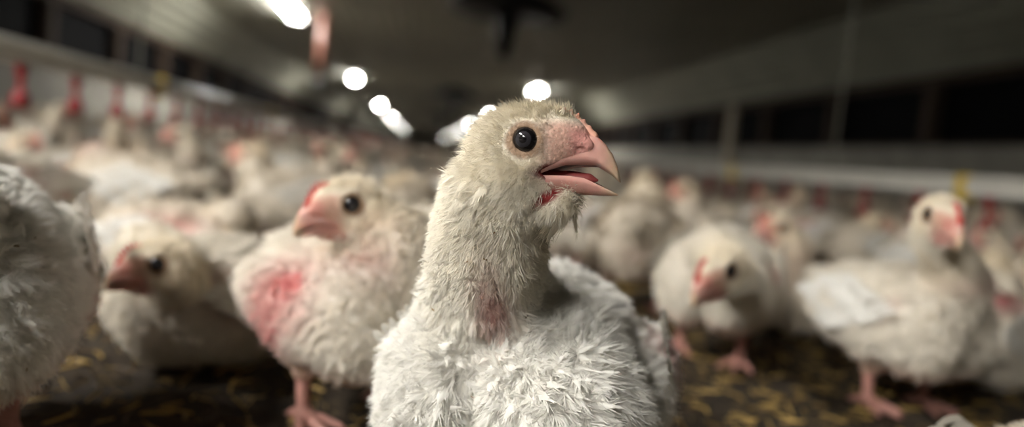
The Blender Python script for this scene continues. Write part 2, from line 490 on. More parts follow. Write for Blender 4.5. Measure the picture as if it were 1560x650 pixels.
# legs shared by all
def leg_mesh(h):
    def f(p):
        d = cap(p, (0, 0, h), (.004, 0, .012), .0075, .0062)
        d = smin(d, cap(p, (-.004, 0, h + .006), (0, 0, h - .006), .0105, .008), .006)
        for a, Ln in ((0, .046), (.55, .040), (-.55, .040), (math.pi, .018)):
            x, y = math.cos(a), math.sin(a)
            d = smin(d, cap(p, (.004, 0, .010), (x * Ln * .55, y * Ln * .55, .0065), .006, .0048), .005)
            d = smin(d, cap(p, (x * Ln * .55, y * Ln * .55, .0065), (x * Ln, y * Ln, .0035), .0050, .0032), .003)
            d = smin(d, cap(p, (x * Ln, y * Ln, .0035), (x * (Ln + .008), y * (Ln + .008), .0015), .0026, .0008), .002)
        return d
    v, q = surfnet(f, np.arange(-.03, .062, .0019), np.arange(-.042, .042, .0019), np.arange(-.004, h + .022, .0019))
    c = np.tile(LEGC, (len(v), 1)) * (1 + .10 * wob(v, 180))[:, None]
    return mesh_np('leg', v, q, M_leg, c)
LEG = leg_mesh(.056)

# eye shared (unit = metres)
ev = MB(); ev.loft([[(.0080 * math.sin(a) * math.cos(t), .0080 * math.cos(a), .0080 * math.sin(a) * math.sin(t)) for t in np.linspace(0, 2 * math.pi, 20, endpoint=False)] for a in np.concatenate([[.02, .15, .27, .4, .55, .7, .9], np.linspace(1.15, math.pi - 1.15, 4), math.pi - np.array([.9, .7, .55, .4, .27, .15, .02])])])
EYE = ev.mesh('eye', M_eye, True); EYE.materials.append(M_iris)
for p_ in EYE.polygons:
    if len(p_.vertices) == 4 and .845 < abs(p_.center[1]) / .008 < .97: p_.material_index = 1

# beaks in eye-centred millimetres
def beak_meshes(op):
    mm = .001
    X = np.array([4, 12, 20, 26, 31, 35, 39, 42.5, 45, 46.6])
    tom = np.interp(X, [4, 8, 16, 26, 34.7, 38.7, 43, 46.6], [-18.5, -18, -13, -13, -13.2, -15.6, -18.5, -22])
    if op < .5: tom = np.interp(X, [4, 8, 16, 26, 34.7, 38.7, 43, 46.6], [-18, -17.5, -15.5, -15, -15, -16, -18, -21])
    cul = np.interp(X, [4, 12, 20, 26, 31, 35, 39, 42.5, 45, 46.6], [-2, 0, 2, 3, 3.5, 2.0, -1.8, -7, -13, -20])
    wid = np.interp(X, [4, 8, 20, 31, 39, 44, 46.6], [15.0, 14.4, 10.8, 7.6, 4.8, 2.5, .7])
    rings = []; cols = []
    for x, t, c, w_ in zip(X, tom, cul, wid):
        r = []
        for a in np.linspace(0, math.pi, 13):
            r.append((x, w_ * math.copysign(abs(math.cos(a)) ** .8, math.cos(a)), t + (c - t) * math.sin(a) ** .9))
        for a in np.linspace(math.pi, 0, 7)[1:-1]:
            r.append((x - .3, w_ * .82 * math.cos(a), t + min(.55 * (c - t), 3.2) * math.sin(a)))
        rings.append(r)
    mb = MB(); mb.loft(np.array(rings) * mm)
    v = np.array(mb.v); k = len(rings[0]); cc = np.zeros((len(v), 3))
    for i in range(len(v)):
        j = i % k; x = v[i, 0] * 1000; base = BEAKC * (1 - sstep(36, 46, x)) + HORN * sstep(36, 46, x)
        if j >= 13: base = MOUTH * (1 - sstep(30, 44, x)) + base * sstep(30, 44, x)
        cc[i] = base
    up = (mb.v, mb.f, cc)
    # lower
    X = np.array([3, 8, 15, 22, 29, 35, 40, 43.5, 45.4])
    top = np.interp(X, [3, 8, 19, 28, 37.7, 45.4], [-18.6, -18.2, -18.2, -19.2, -23.8, -28])
    bot = np.interp(X, [3, 8, 15, 26, 35.7, 42, 45.4], [-27, -27, -27, -28, -28.6, -28.8, -28.6])
    wid = np.interp(X, [3, 8, 20, 30, 38, 43, 45.4], [14.2, 13.6, 9.8, 7.2, 4.6, 2.3, .7])
    rings = []
    for x, t, c, w_ in zip(X, top, bot, wid):
        r = []
        for a in np.linspace(0, math.pi, 11):
            r.append((x, w_ * math.copysign(abs(math.cos(a)) ** .8, math.cos(a)), t + (c - t) * math.sin(a)))
        for a in np.linspace(math.pi, 0, 7)[1:-1]:
            r.append((x - .2, w_ * .8 * math.cos(a), t + max(.5 * (c - t), -3) * math.sin(a)))
        rings.append(r)
    mb = MB(); mb.loft(np.array(rings)); v = np.array(mb.v)
    if op < .5:
        a = .20; o = np.array([6, 0, -18]); q = v - o
        v = o + np.stack([q[:, 0] * math.cos(a) - q[:, 2] * math.sin(a), q[:, 1] * .94, q[:, 0] * math.sin(a) + q[:, 2] * math.cos(a)], 1)
    k = len(rings[0]); cc = np.zeros((len(v), 3))
    for i in range(len(v)):
        j = i % k; x = v[i, 0]; base = BEAKC * (1 - sstep(34, 45, x)) + HORN * sstep(34, 45, x)
        if j >= 11: base = MOUTH
        cc[i] = base
    lo = (v * mm, mb.f, cc)
    out = []
    for name, (v, f, c) in (('upper_beak', up), ('lower_beak', lo)):
        me = bpy.data.meshes.new(name); me.from_pydata([tuple(map(float, p)) for p in v], [], f)
        for p in me.polygons: p.use_smooth = True
        a = me.attributes.new('Col', 'FLOAT_COLOR', 'POINT'); c4 = np.ones((len(v), 4), np.float32); c4[:, :3] = c
        a.data.foreach_set('color', c4.ravel()); me.materials.append(M_beak); me.update(); out.append(me)
    return out
BEAK_OPEN = beak_meshes(1); BEAK_SHUT = beak_meshes(0)
# tongue
def tongue_mesh():
    f = lambda p: np.minimum(smin(cap(p, (.006, 0, -.0185), (.030, 0, -.0192), .0045, .0022), cap(p, (.02, 0, -.019), (.034, 0, -.0205), .003, .0012), .003), 1)
    v, q = surfnet(f, np.arange(0, .038, .001), np.arange(-.007, .0071, .001), np.arange(-.026, -.012, .001))
    return mesh_np('tongue', v, q, M_comb, np.tile(lin(176, 84, 82), (len(v), 1)))
TONGUE = tongue_mesh()
# comb: row of small fleshy points
def comb_mesh(big, c):
    pts = [(13, 17.0), (16.5, 16.2), (20, 14.6), (23.5, 12.2), (26.8, 9.2), (30, 6.2), (33, 3.2)]
    hh = np.array([1.2, 2.6, 3.4, 3.4, 3.0, 2.2, 1.0]) * big
    def f(p):
        d = np.full(len(p), 1.0, np.float32)
        for i in range(len(pts) - 1):
            d = np.minimum(d, cap(p, (pts[i][0] / 1e3, 0, pts[i][1] / 1e3 - .001), (pts[i + 1][0] / 1e3, 0, pts[i + 1][1] / 1e3 - .001), .0022, .0022))
        for (x, z), h in zip(pts, hh):
            d = smin(d, cap(p, (x / 1e3, 0, z / 1e3), ((x + h * .45) / 1e3, 0, (z + h) / 1e3), .0020, .0009), .0012)
        return d
    v, q = surfnet(f, np.arange(.008, .042, .0008), np.arange(-.005, .0051, .0008), np.arange(-.002, .028, .0008))
    return mesh_np('comb', v, q, M_comb, np.tile(c, (len(v), 1)) * (1 + .06 * wob(v, 700))[:, None])
COMB_PALE = comb_mesh(.62, lin(234, 174, 152)); COMB_RED = comb_mesh(1.5, lin(206, 72, 68))

def make_bird(head=(.10, 0, .245), hfwd=(1, 0, -.1), hup=(0, 0, 1), sit=0.0, pitch=0.0, scale=1.0, opened=False, body_res=.005, head_res=.0025,
              n_feather=1200, n_fluff=1200, n_hair=1500, fsize=1.0, patches=(), neck_mid=None, yellow=.5, comb=None, hs=1.0, wing_q=True, flecks=0, mat=None, hair_len=.0075, far=False,
              foot_l=(.0, 0), foot_r=(.0, 0), neck_r=(.037, .0205), neck_base=(.062, 0, .155), lump=.0018, tint=(1, 1, 1), grooves=()):
    """everything in bird coordinates (x forward, z up, ground at 0); returns list of (name, mesh, matrix, kind)"""
    head = np.array(head, float)
    hx = _n(hfwd); hy = _n(np.cross(hup, hx)); hz = np.cross(hx, hy)
    HR = np.stack([hx, hy, hz], 1)                                   # head -> bird
    mm = .001 * hs
    drop = -.052 * sit
    Rp = rot_y(-pitch)
    bc = np.array([0, 0, .12 + drop])
    def tb_(p): return bc + Rp @ (np.array(p) - np.array([0, 0, .12]))
    nb_ = tb_(neck_base)
    hb = head + HR @ (np.array([-13, 0, -10]) * mm)
    if neck_mid is None:
        neck_mid = nb_ + Rp @ np.array([.022, 0, .035])
    c2 = hb + HR @ (np.array([-17, 0, -34]) * mm)
    def bez(t): return (1 - t) ** 3 * nb_ + 3 * (1 - t) ** 2 * t * np.array(neck_mid) + 3 * (1 - t) * t * t * c2 + t ** 3 * hb
    NK = np.array([bez(t) for t in np.linspace(0, 1, 9)])
    NR = np.interp(np.linspace(0, 1, 9), [0, .35, .7, 1], [neck_r[0], neck_r[0] * .8, neck_r[1] * 1.12, neck_r[1] * 1.0])
    def fh(p):                                                       # head only, eye-centred mm frame
        q = ((p - head) @ HR) / mm
        q = q.astype(np.float32); qa = q.copy(); qa[:, 1] = np.abs(qa[:, 1])
        d = ell(q, (-6, 0, -2), (26, 18.5, 20.5))
        d = smin(d, ell(q, (13, 0, -3.5), (20, 12.0, 13)), 8)
        d = smin(d, ell(q, (7, 0, 3), (22, 13.5, 14.5)), 6)
        d = smin(d, ell(q, (1, 0, -18), (16, 14.0, 14)), 9)
        d = smin(d, cap(q, (2, 0, -25), (22, 0, -24.5), 6.5, 4.2), 6)
        if opened: d = smin(d, ell(q, (9, 0, -32), (14, 10.5, 8.5)), 6)
        d = smin(d, ell(qa, (28.5, 5.0, -3.2), (5.5, 3.2, 4.0)), 3)       # nostril swelling
        d = smax(d, -ell(qa, (27.5, 8.6, -4.8), (3.0, 1.2, .9)), 1.0)       # nostril slit
        if opened:
            w_ = ell(qa, (28, 0, -16.4), (25, 24, 3.8)); d = smax(d, -w_, 1.5)
            d = smax(d, -cap(qa, (4, 19, -33), (16, 17, -26), 4.6, 3.6), 3)   # hollow of bare skin below the jaw
        return d * mm
    def f(p):
        q = ((p - bc) @ Rp + np.array([0, 0, .12])).astype(np.float32); qa = q.copy(); qa[:, 1] = np.abs(qa[:, 1])
        d = ell(q, (-.005, 0, .122), (.098, .066, .064))
        d = smin(d, ell(qa, (.042, .032, .106), (.055, .042, .058)), .010)
        d = smin(d, ell(q, (-.06, 0, .112), (.058, .054, .054)), .03)
        d = smin(d, cap(q, (-.085, 0, .135), (-.140, 0, .150), .034, .010), .03)
        Rw = rot_y(math.radians(12))
        d = smin(d, ell(qa, (-.020, .066, .112), (.078, .018, .036), Rw), .012)
        d = smin(d, ell(qa, (.044, .038, .130), (.034, .028, .030)), .026)
        if sit < .5:
            pa = p.copy(); pa[:, 1] = np.abs(pa[:, 1])
            d = smin(d, cap(pa, (.0, .042, .095), (-.006, .045, .054), .038, .0125), .02)
        else:
            d = smin(d, ell(qa, (-.01, .05, .082), (.055, .034, .032)), .02)
        for i in range(8):
            d = smin(d, cap(p, NK[i], NK[i + 1], NR[i], NR[i + 1]), .018)
        d = d + lump * wob(p, 60)
        for ga, gb, gr, gd in grooves:                                # shallow partings between feather masses
            sc_ = np.array([.3, 1, 1], np.float32)
            d = d + gd * np.exp(-(cap(p * sc_, ga * sc_, gb * sc_, 0, 0) / gr) ** 2)
        h_ = np.linalg.norm(p - head, axis=1)
        near = h_ < .075 * hs
        if near.any():
            dh = np.full(len(p), .2, np.float32); dh[near] = fh(p[near])
            d = smin(d, dh, .010)
            qa = ((p[near] - head) @ HR / mm).astype(np.float32); qa[:, 1] = np.abs(qa[:, 1]); dd = d[near] / mm
            ex = qa - np.array([0, 13.0, 0], np.float32)                 # eye socket, lids and brow
            dd = smax(dd, -(np.sqrt((ex * ex).sum(1)) - 7.9), 1.0)
            rr = np.sqrt(qa[:, 0] ** 2 + (qa[:, 2] * 1.06) ** 2); dd = smin(dd, np.sqrt((rr - 7.5) ** 2 + (qa[:, 1] - 16.8) ** 2) - 1.1, 1.2)
            dd = smin(dd, np.sqrt((rr - 9.6) ** 2 + (qa[:, 1] - 16.4) ** 2) - .7, 1.2)
            dd = smin(dd, cap(qa, (-7, 15.0, 9.5), (9, 14.0, 8.5), 2.2, 1.6), 3)
            if opened:
                dd = smax(dd, -ell(qa, (28, 0, -16.4), (25, 24, 3.8)), 1.0)
            d[near] = dd * mm
        if sit > .5: d = smax(d, -(p[:, 2] - .002), .012)
        return d
    lo = np.minimum(np.array([-.17, -.105, 0 if sit > .5 else .03]), NK.min(0) - .06); hi = np.maximum(np.array([.12, .105, .2]), NK.max(0) + .06)
    lo = np.minimum(lo, head - .05); hi = np.maximum(hi, head + .05)
    lo[2] = max(lo[2], -.004 if sit > .5 else .02)
    ax = [axis_steps(lo[i], hi[i], head[i] - .036 * hs, head[i] + .036 * hs, body_res, head_res) for i in range(3)]
    V, Q = surfnet(f, *ax)
    Nv = vnormals(V, Q)
    # ---- colours of the skin
    hq = ((V - head) @ HR) / mm
    dn = np.min([np.linalg.norm(V - NK[i], axis=1) - NR[i] for i in range(9)], 0)
    tn = np.argmin([np.linalg.norm(V - NK[i], axis=1) for i in range(9)], 0) / 8.0
    is_head = sstep(52, 30, np.linalg.norm(hq - np.array([0, 0, -6]), axis=1))
    is_neck = np.clip(sstep(.022, .006, dn) * sstep(.0, .75, tn), 0, 1) * (1 - is_head)
    def paint(pp, hq_, ih, in_):
        c = np.tile(WHITE, (len(pp), 1)) * (1 + .03 * wob(pp, 90))[:, None]
        mix = lambda c, d, k: c + (d - c) * k[:, None]
        wy = np.clip(in_ * (.55 + .45 * yellow), 0, 1); c = mix(c, NECKC * .9 + CREAM * .1, wy)
        c = mix(c, CREAM, np.clip(ih * (.45 + .55 * yellow), 0, 1))
        return c, mix
    C, mix = paint(V, hq, is_head, is_neck)
    face = is_head * sstep(2, 16, hq[:, 0] + .5 * np.minimum(0, -hq[:, 2] - 4) * 0) * sstep(13, 6, hq[:, 2]) * sstep(-29, -22, hq[:, 2])
    C = mix(C, FACE, np.clip(face, 0, 1) * .9)
    C = mix(C, SKIN, is_head * sstep(18, 26, hq[:, 0]) * sstep(8, 3, hq[:, 2]) * sstep(-24, -19, hq[:, 2]))
    re_ = np.sqrt(hq[:, 0] ** 2 + hq[:, 2] ** 2); C = mix(C, LIDC, is_head * sstep(11, 9, re_) * (np.abs(hq[:, 1]) > 10))
    jaw = is_head * (hq[:, 2] < -21) * sstep(0, 5, hq[:, 0]) * sstep(-38, -33, hq[:, 2])
    bare = np.zeros(len(V))
    if opened:
        mouth = is_head * sstep(1.3, .95, np.sqrt(((hq - np.array([28, 0, -16.4])) ** 2 / np.array([27, 26, 5.5]) ** 2).sum(1)))
        C = mix(C, MOUTH, np.clip(mouth, 0, 1)); bare = np.maximum(bare, mouth)
        ta = (hq[:, 0] - 10) * .84 + (hq[:, 2] + 29.5) * .54; tc_ = -(hq[:, 0] - 10) * .54 + (hq[:, 2] + 29.5) * .84
        th = np.exp(-(ta / 8) ** 2 - (tc_ / 3.0) ** 2) * is_head * (np.abs(hq[:, 1]) > 6)
        C = mix(C, REDSK, np.clip(th * 1.6, 0, 1)); bare = np.maximum(bare, np.clip(th * 4, 0, 1))
    else:
        th = np.exp(-((hq[:, 0] - 14) / 8) ** 2 - ((hq[:, 2] + 27) / 5) ** 2) * is_head
        C = mix(C, lin(205, 100, 96), np.clip(th * 1.0, 0, .9)); bare = np.maximum(bare, th * .8)
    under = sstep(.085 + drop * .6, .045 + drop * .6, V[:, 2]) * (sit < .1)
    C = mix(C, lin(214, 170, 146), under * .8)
    pink = np.zeros(len(V))
    for (pp, rad, colr, st) in patches:
        rad = np.asarray(rad, float)
        k = np.exp(-(((V - np.array(pp)) / rad) ** 2).sum(1) * 1.4) * (1 + .35 * wob(V, 120, 5)) * st
        k = np.clip(k, 0, 1); C = mix(C, np.asarray(colr), k); pink = np.maximum(pink, k)
    front = is_head * sstep(20, 27, hq[:, 0]) * sstep(-22, -18, hq[:, 2])
    bare = np.clip(np.maximum(bare, front), 0, 1)
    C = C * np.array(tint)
    out = [('body', mesh_np('body', V, Q, mat or M_skin, np.clip(C, 0, 1)), None, None)]
    # ---- scatter plumage
    if n_feather + n_fluff + n_hair > 0:
        tri = np.concatenate([Q[:, [0, 1, 2]], Q[:, [0, 2, 3]]])
        ar = np.linalg.norm(np.cross(V[tri[:, 1]] - V[tri[:, 0]], V[tri[:, 2]] - V[tri[:, 0]]), axis=1)
        def samp(n, wv):
            wt = ar * wv[tri].mean(1); wt = wt / wt.sum(); k = rng.choice(len(tri), n, p=wt)
            r1 = np.sqrt(rng.random(n)); r2 = rng.random(n); bcx = np.stack([1 - r1, r1 * (1 - r2), r1 * r2], 1)
            g_ = lambda A: (A[tri[k]] * (bcx[..., None] if A.ndim > 1 else bcx)).sum(1)
            return g_(V), unit(g_(Nv)), g_(C), g_(is_head), g_(is_neck), g_(hq), g_(tn), g_(pink)
        KT = unit(np.gradient(NK, axis=0))
        def frames(p, n, ih, in_, hq_, tn_, ja, lift):
            body = np.tile(Rp @ np.array([-.75, 0, -.65]), (len(p), 1)) + np.stack([0 * p[:, 0], np.sign(p[:, 1]) * .12, 0 * p[:, 0]], 1)
            ng = -KT[np.clip((tn_ * 8).round().astype(int), 0, 8)]
            hd = np.tile(-hx - .35 * hz, (len(p), 1)) - .55 * np.clip((-hq_[:, 2:3] - 6) / 12, 0, 1) * hz[None]
            fl_ = unit(body) * (1 - in_ - ih).clip(0, 1)[:, None] + ng * in_[:, None] + unit(hd) * ih[:, None]
            fl_ = fl_ + .25 * ja * np.stack([wob(p, 70, s_) for s_ in (1, 7, 13)], 1) + ja * .25 * rng.normal(size=p.shape)
            t_ = unit(fl_ - (fl_ * n).sum(1, keepdims=True) * n); b_ = np.cross(n, t_)
            a = np.abs(rng.normal(lift, lift * .5, len(p)) * (1 + .6 * ih))[:, None]
            return t_ * np.cos(a) + n * np.sin(a), b_, n * np.cos(a) - t_ * np.sin(a)
        parts = []
        nob = 1 - np.clip(bare, 0, 1); leg = sstep(.055, .075, V[:, 2]) if sit < .5 else np.ones(len(V))
        if n_feather:
            wv = (1 - is_head) * (1 - .75 * is_neck) * nob * leg * (1 - .9 * pink)
            p, n, c, ih, in_, hq_, tn_, pk = samp(n_feather, wv)
            t_, b_, n2 = frames(p, n, ih, in_, hq_, tn_, 1.3, .26)
            sz = fsize * (.017 - .006 * in_) * rng.uniform(.65, 1.25, len(p))
            c = c * rng.uniform(.93, 1.04, (len(p), 1))
            parts.append(scatter(TF if not far else TC, p - n * .001, t_, b_, n2, sz, c, .8))
        if n_fluff:
            wv = (1 - is_head) * nob * leg * (1 - .75 * pink)
            p, n, c, ih, in_, hq_, tn_, pk = samp(n_fluff, wv)
            t_, b_, n2 = frames(p, n, ih, in_, hq_, tn_, 1.5, .35)
            parts.append(scatter(TU, p, t_, b_, n2, fsize * (.0125 - .005 * in_) * rng.uniform(.6, 1.35, len(p)), c * rng.uniform(.94, 1.05, (len(p), 1)), .9))
        if n_hair:
            wv = np.clip(is_head + .8 * is_neck, 0, 1) * nob * (1 - .4 * face) * sstep(8.0, 9.0, np.where(np.abs(hq[:, 1]) > 9, re_, 30)) * (1 - .5 * pink)
            p, n, c, ih, in_, hq_, tn_, pk = samp(n_hair, wv)
            t_, b_, n2 = frames(p, n, ih, in_, hq_, tn_, .9, .52)
            fc = sstep(-2, 14, hq_[:, 0]) * ih * sstep(16, 10, hq_[:, 2]) * sstep(-24, -18, hq_[:, 2])
            rq = np.sqrt(hq_[:, 0] ** 2 + hq_[:, 2] ** 2); fc = np.maximum(fc, ih * sstep(14, 9.5, rq))
            sz = hair_len * hs * (1 - .68 * fc) * rng.uniform(.5, 1.4, len(p)) * (1 + .1 * in_)
            hc = mix(c, CREAM * .5 + WHITE * .5, np.clip(fc * .5 + .2 * ih + .8 * ih * sstep(-18, -24, hq_[:, 2]), 0, 1)) * rng.uniform(.93, 1.06, (len(p), 1))
            parts.append(scatter(TH, p - n * .0004, t_, b_, n2, sz, hc, 1.0))
        off = 0; VV = []; FF = []; CC = []
        for v, f_, c in parts:
            VV.append(v); FF.append(f_ + off); CC.append(c); off += len(v)
        out.append(('plumage', mesh_np('plumage', np.concatenate(VV), np.concatenate(FF), M_feather, np.clip(np.concatenate(CC), 0, 1)), None, 'stuff'))
    # ---- wing quills
    if wing_q:
        for s in (-1, 1):
            ps = []; ts = []; ns = []; bs = []; sz = []
            for row, (n_, L0, L1, z0, z1, x0, x1) in enumerate(((11, .052, .060, .118, .150, .0, -.055), (12, .036, .040, .128, .162, .030, -.045), (10, .026, .03, .14, .168, .05, -.02))):
                for k in range(n_):
                    u = k / (n_ - 1)
                    ps.append(tb_((x0 + (x1 - x0) * u, s * (.0855 + .003 * row - .012 * u), z0 + (z1 - z0) * u)))
                    d = Rp @ np.array([-.95, s * (.10 - .10 * u + rng.normal(0, .04)), -.42 + .30 * u + rng.normal(0, .06)]); nn = np.array([0, s, .25])
                    d = _n(d); nn = _n(nn - nn.dot(d) * d)
                    ts.append(d); ns.append(nn); bs.append(np.cross(nn, d)); sz.append(L0 + (L1 - L0) * u)
            ps, ts, ns, bs, sz = map(np.array, (ps, ts, ns, bs, sz))
            v, f_, c = scatter(TQ, ps, ts, bs, ns, sz * rng.uniform(.9, 1.1, len(sz)), np.tile(WHITE, (len(ps), 1)) * rng.uniform(.92, 1.02, (len(ps), 1)), .95)
            out.append(('wing_feathers', mesh_np('wing_feathers', v, f_, M_feather, c), None, 'stuff'))
    # ---- head parts
    HM = np.eye(4); HM[:3, :3] = HR * hs; HM[:3, 3] = head
    ub, lb = BEAK_OPEN if opened else BEAK_SHUT
    out += [('upper_beak', ub, HM, None), ('lower_beak', lb, HM, None), ('comb', comb or COMB_RED, HM, None)]
    if opened: out.append(('tongue', TONGUE, HM, None))
    for s in (-1, 1):
        E = np.eye(4); E[:3, 3] = (0, s * .0132, 0); out.append(('eye', EYE, HM @ E, None))
    if sit < .5:
        for s, ft in ((-1, foot_r), (1, foot_l)):
            E = np.eye(4); E[:3, 3] = (-.006 + ft[0], s * .045 + ft[1], 0); out.append(('leg', LEG, E, None))
    if flecks:
        k = rng.choice(len(V), flecks, p=(lambda a: a / a.sum())((1 - is_head * .7) * (V[:, 2] > .06)))
        t_ = unit(rng.normal(size=(flecks, 3))); t_ = unit(t_ - (t_ * Nv[k]).sum(1, keepdims=True) * Nv[k]); b_ = np.cross(Nv[k], t_)
        tv = np.array([(-.5, -.15, 0), (.5, -.12, .05), (.45, .15, .1), (-.5, .2, .05), (0, 0, .3)], np.float32); tf = np.array([(0, 1, 4), (1, 2, 4), (2, 3, 4), (3, 0, 4)], np.int32)
        v, f_, c = scatter([(tv, tf)], V[k] + Nv[k] * .0045, t_, b_, Nv[k], rng.uniform(.0012, .0032, flecks), lin(150, 118, 66) * rng.uniform(.5, 1.3, (flecks, 1)))
        out.append(('litter_flecks', mesh_np('litter_flecks', v, f_, M_straw, c), None, 'stuff'))
    return out

GROUP = 'white broiler chickens on the barn floor'
def place(parts, loc, heading, scale, label, name='chicken'):
    e = link(name, None, label=label, cat='chicken', group=GROUP)
    e.matrix_world = Matrix.Translation(Vector(loc)) @ Matrix.Rotation(heading, 4, 'Z') @ Matrix.Scale(scale, 4)
    for nme, me, mx, kind in parts:
        if nme == 'tongue':
            link(nme, me, lower); continue
        o = link(nme, me, e, kind=kind)
        if nme == 'lower_beak': lower = o
        if mx is not None: o.matrix_local = Matrix([list(map(float, r)) for r in mx])
    return e
def to_local(pt, loc, heading, scale):
    q = np.asarray(pt, float) - np.asarray(loc, float); c, s = math.cos(heading), math.sin(heading)
    return np.array([c * q[0] + s * q[1], -s * q[0] + c * q[1], q[2]]) / scale
def dirl(v, heading): return to_local(v, (0, 0, 0), heading, 1.0)
USED = []
def hero(label, foot, heading, eye=None, look=None, scale=1.0, lookup=None, **kw):
    """foot: ground xy; eye: world point of the visible eye centre plane; look: world direction of the beak"""
    loc = (foot[0], foot[1], 0.0); hd = math.radians(heading)
    if eye is not None:
        look = _n(look); up = np.array(lookup if lookup is not None else (0, 0, 1.0))
        kw['head'] = to_local(eye, loc, hd, scale); kw['hfwd'] = dirl(look, hd); kw['hup'] = dirl(up, hd)
        kw['hs'] = kw.get('hs', 1.0) / scale
    USED.append((foot[0], foot[1]))
    return place(make_bird(**kw), loc, hd, scale, label)

PINKP = lin(206, 120, 122); RAWP = lin(178, 96, 96)
# --- the bird in front
yaw = math.radians(17)
look = CR * math.cos(yaw) - CF * math.sin(yaw)
side = _n(np.cross(CU, look))                                   # bird's left
eye_c = P(800, 213, .372) + side * .0165                        # visible (right) eye lies at -side
foot = P(805, 590, .505)
hero('white chicken close up in front, beak open, looking right', (foot[0], foot[1]), 246, eye_c, look, scale=1.06, lookup=CU, opened=True, comb=COMB_PALE,
     body_res=.0030, head_res=.0011, n_feather=11000, n_fluff=17000, n_hair=26000, fsize=1.0, hair_len=.0066, flecks=50, yellow=.75, hs=1.0, pitch=.04, sit=.42, neck_base=(.038, -.019, .150),
     neck_r=(.0295, .0158), lump=.0024,
     grooves=[(to_local(P(730, 530, .41), (foot[0], foot[1], 0), math.radians(246), 1.06), to_local(P(700, 650, .40), (foot[0], foot[1], 0), math.radians(246), 1.06), .008, .009),
              (to_local(P(830, 455, .43), (foot[0], foot[1], 0), math.radians(246), 1.06), to_local(P(870, 500, .43), (foot[0], foot[1], 0), math.radians(246), 1.06), .010, .006),
              (to_local(P(945, 470, .46), (foot[0], foot[1], 0), math.radians(246), 1.06), to_local(P(955, 650, .45), (foot[0], foot[1], 0), math.radians(246), 1.06), .009, .007)],
     patches=[(to_local(P(765, 428, .425), (foot[0], foot[1], 0), math.radians(246), 1.06), (.035, .008, .028), lin(196, 116, 110), .92),
              (to_local(P(990, 550, .50), (foot[0], foot[1], 0), math.radians(246), 1.06), (.022, .02, .025), lin(206, 140, 140), .6)])

# --- neighbours
def yawdir(deg, down=.12):
    a = math.radians(deg); return np.array([math.cos(a), math.sin(a), -down])
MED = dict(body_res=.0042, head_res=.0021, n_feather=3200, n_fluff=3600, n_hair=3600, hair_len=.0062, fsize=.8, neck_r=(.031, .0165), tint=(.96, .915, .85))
f2 = G(440, 640)
hero('standing chicken with a raw pink wing patch, head turned left, left of the front bird', (f2[0] + .045, f2[1] + .02), 312, P(523, 310, .585) + np.array([0, .016, 0]), yawdir(205, .22), scale=.94, wing_q=False,
     patches=[((.005, -.080, .135), (.04, .035, .035), PINKP, 1.0), ((-.015, -.075, .10), (.035, .035, .035), PINKP, 1.0), ((.06, -.03, .17), (.03, .03, .03), RAWP, .6)], **MED)
f3 = G(272, 572)
hero('chicken sitting on the straw at left, head up, facing left', (f3[0] + .0, f3[1] + .09), 215, P(230, 402, .665) + np.array([0, .016, 0]), yawdir(200, .18), scale=.98, sit=1.0,
     patches=[((-.01, .08, .085), (.05, .03, .03), RAWP * .8, .8)], **MED)
p4 = P(-118, 540, .50)
hero('big white chicken cut off by the left frame edge, wing feathers toward viewer', (p4[0], p4[1]), 292, scale=1.12, head=(.11, -.09, .17), hfwd=(.4, -1, -.5), pitch=-.05, fsize=.9,
     body_res=.0036, head_res=.003, n_feather=7500, n_fluff=5000, n_hair=800, flecks=40, patches=[((.0, .085, .095), (.015, .02, .012), lin(170, 60, 56), .8)])
f5 = G(1135, 572)
hero('stooping chicken with lowered head facing left, right of the front bird', (f5[0] - .015, f5[1] + .085), 236, P(1103, 412, .72) + np.array([0, .016, 0]), yawdir(208, .55), scale=.98, foot_l=(.02, 0), pitch=-.12, yellow=.7,
     patches=[((.02, .08, .14), (.02, .02, .02), PINKP, .6)], **MED)
f6 = G(1354, 616)
hero('standing chicken at right staring toward the viewer with red beak', (f6[0], f6[1] + .0), 292, P(1443, 330, .765) + np.array([0, .004, 0]), yawdir(258, .25), scale=.93, yellow=.35,
     patches=[((.03, -.085, .15), (.015, .02, .02), PINKP, .5), ((.08, 0, .18), (.03, .04, .015), PINKP, .5)], foot_l=(.02, .0), **MED)
f7 = G(1478, 590)
hero('chicken lying down at the right frame edge with bare pink back', (f7[0] + .04, f7[1] + .06), 30, scale=1.05, sit=1.0, head=(.11, .02, .16), hfwd=(1, .3, 0),
     patches=[((-.02, -.04, .12), (.06, .02, .02), PINKP, .9), ((.0, .03, .125), (.06, .015, .02), PINKP, .7)], **MED)
f8 = P(1625, 760, .44)
hero('white feathered back in the bottom right corner, closest to the viewer', (f8[0] + .03, f8[1] + .02), 20, scale=.88, sit=1.0, head=(.12, 0, .12), hfwd=(1, 0, 0), **MED)

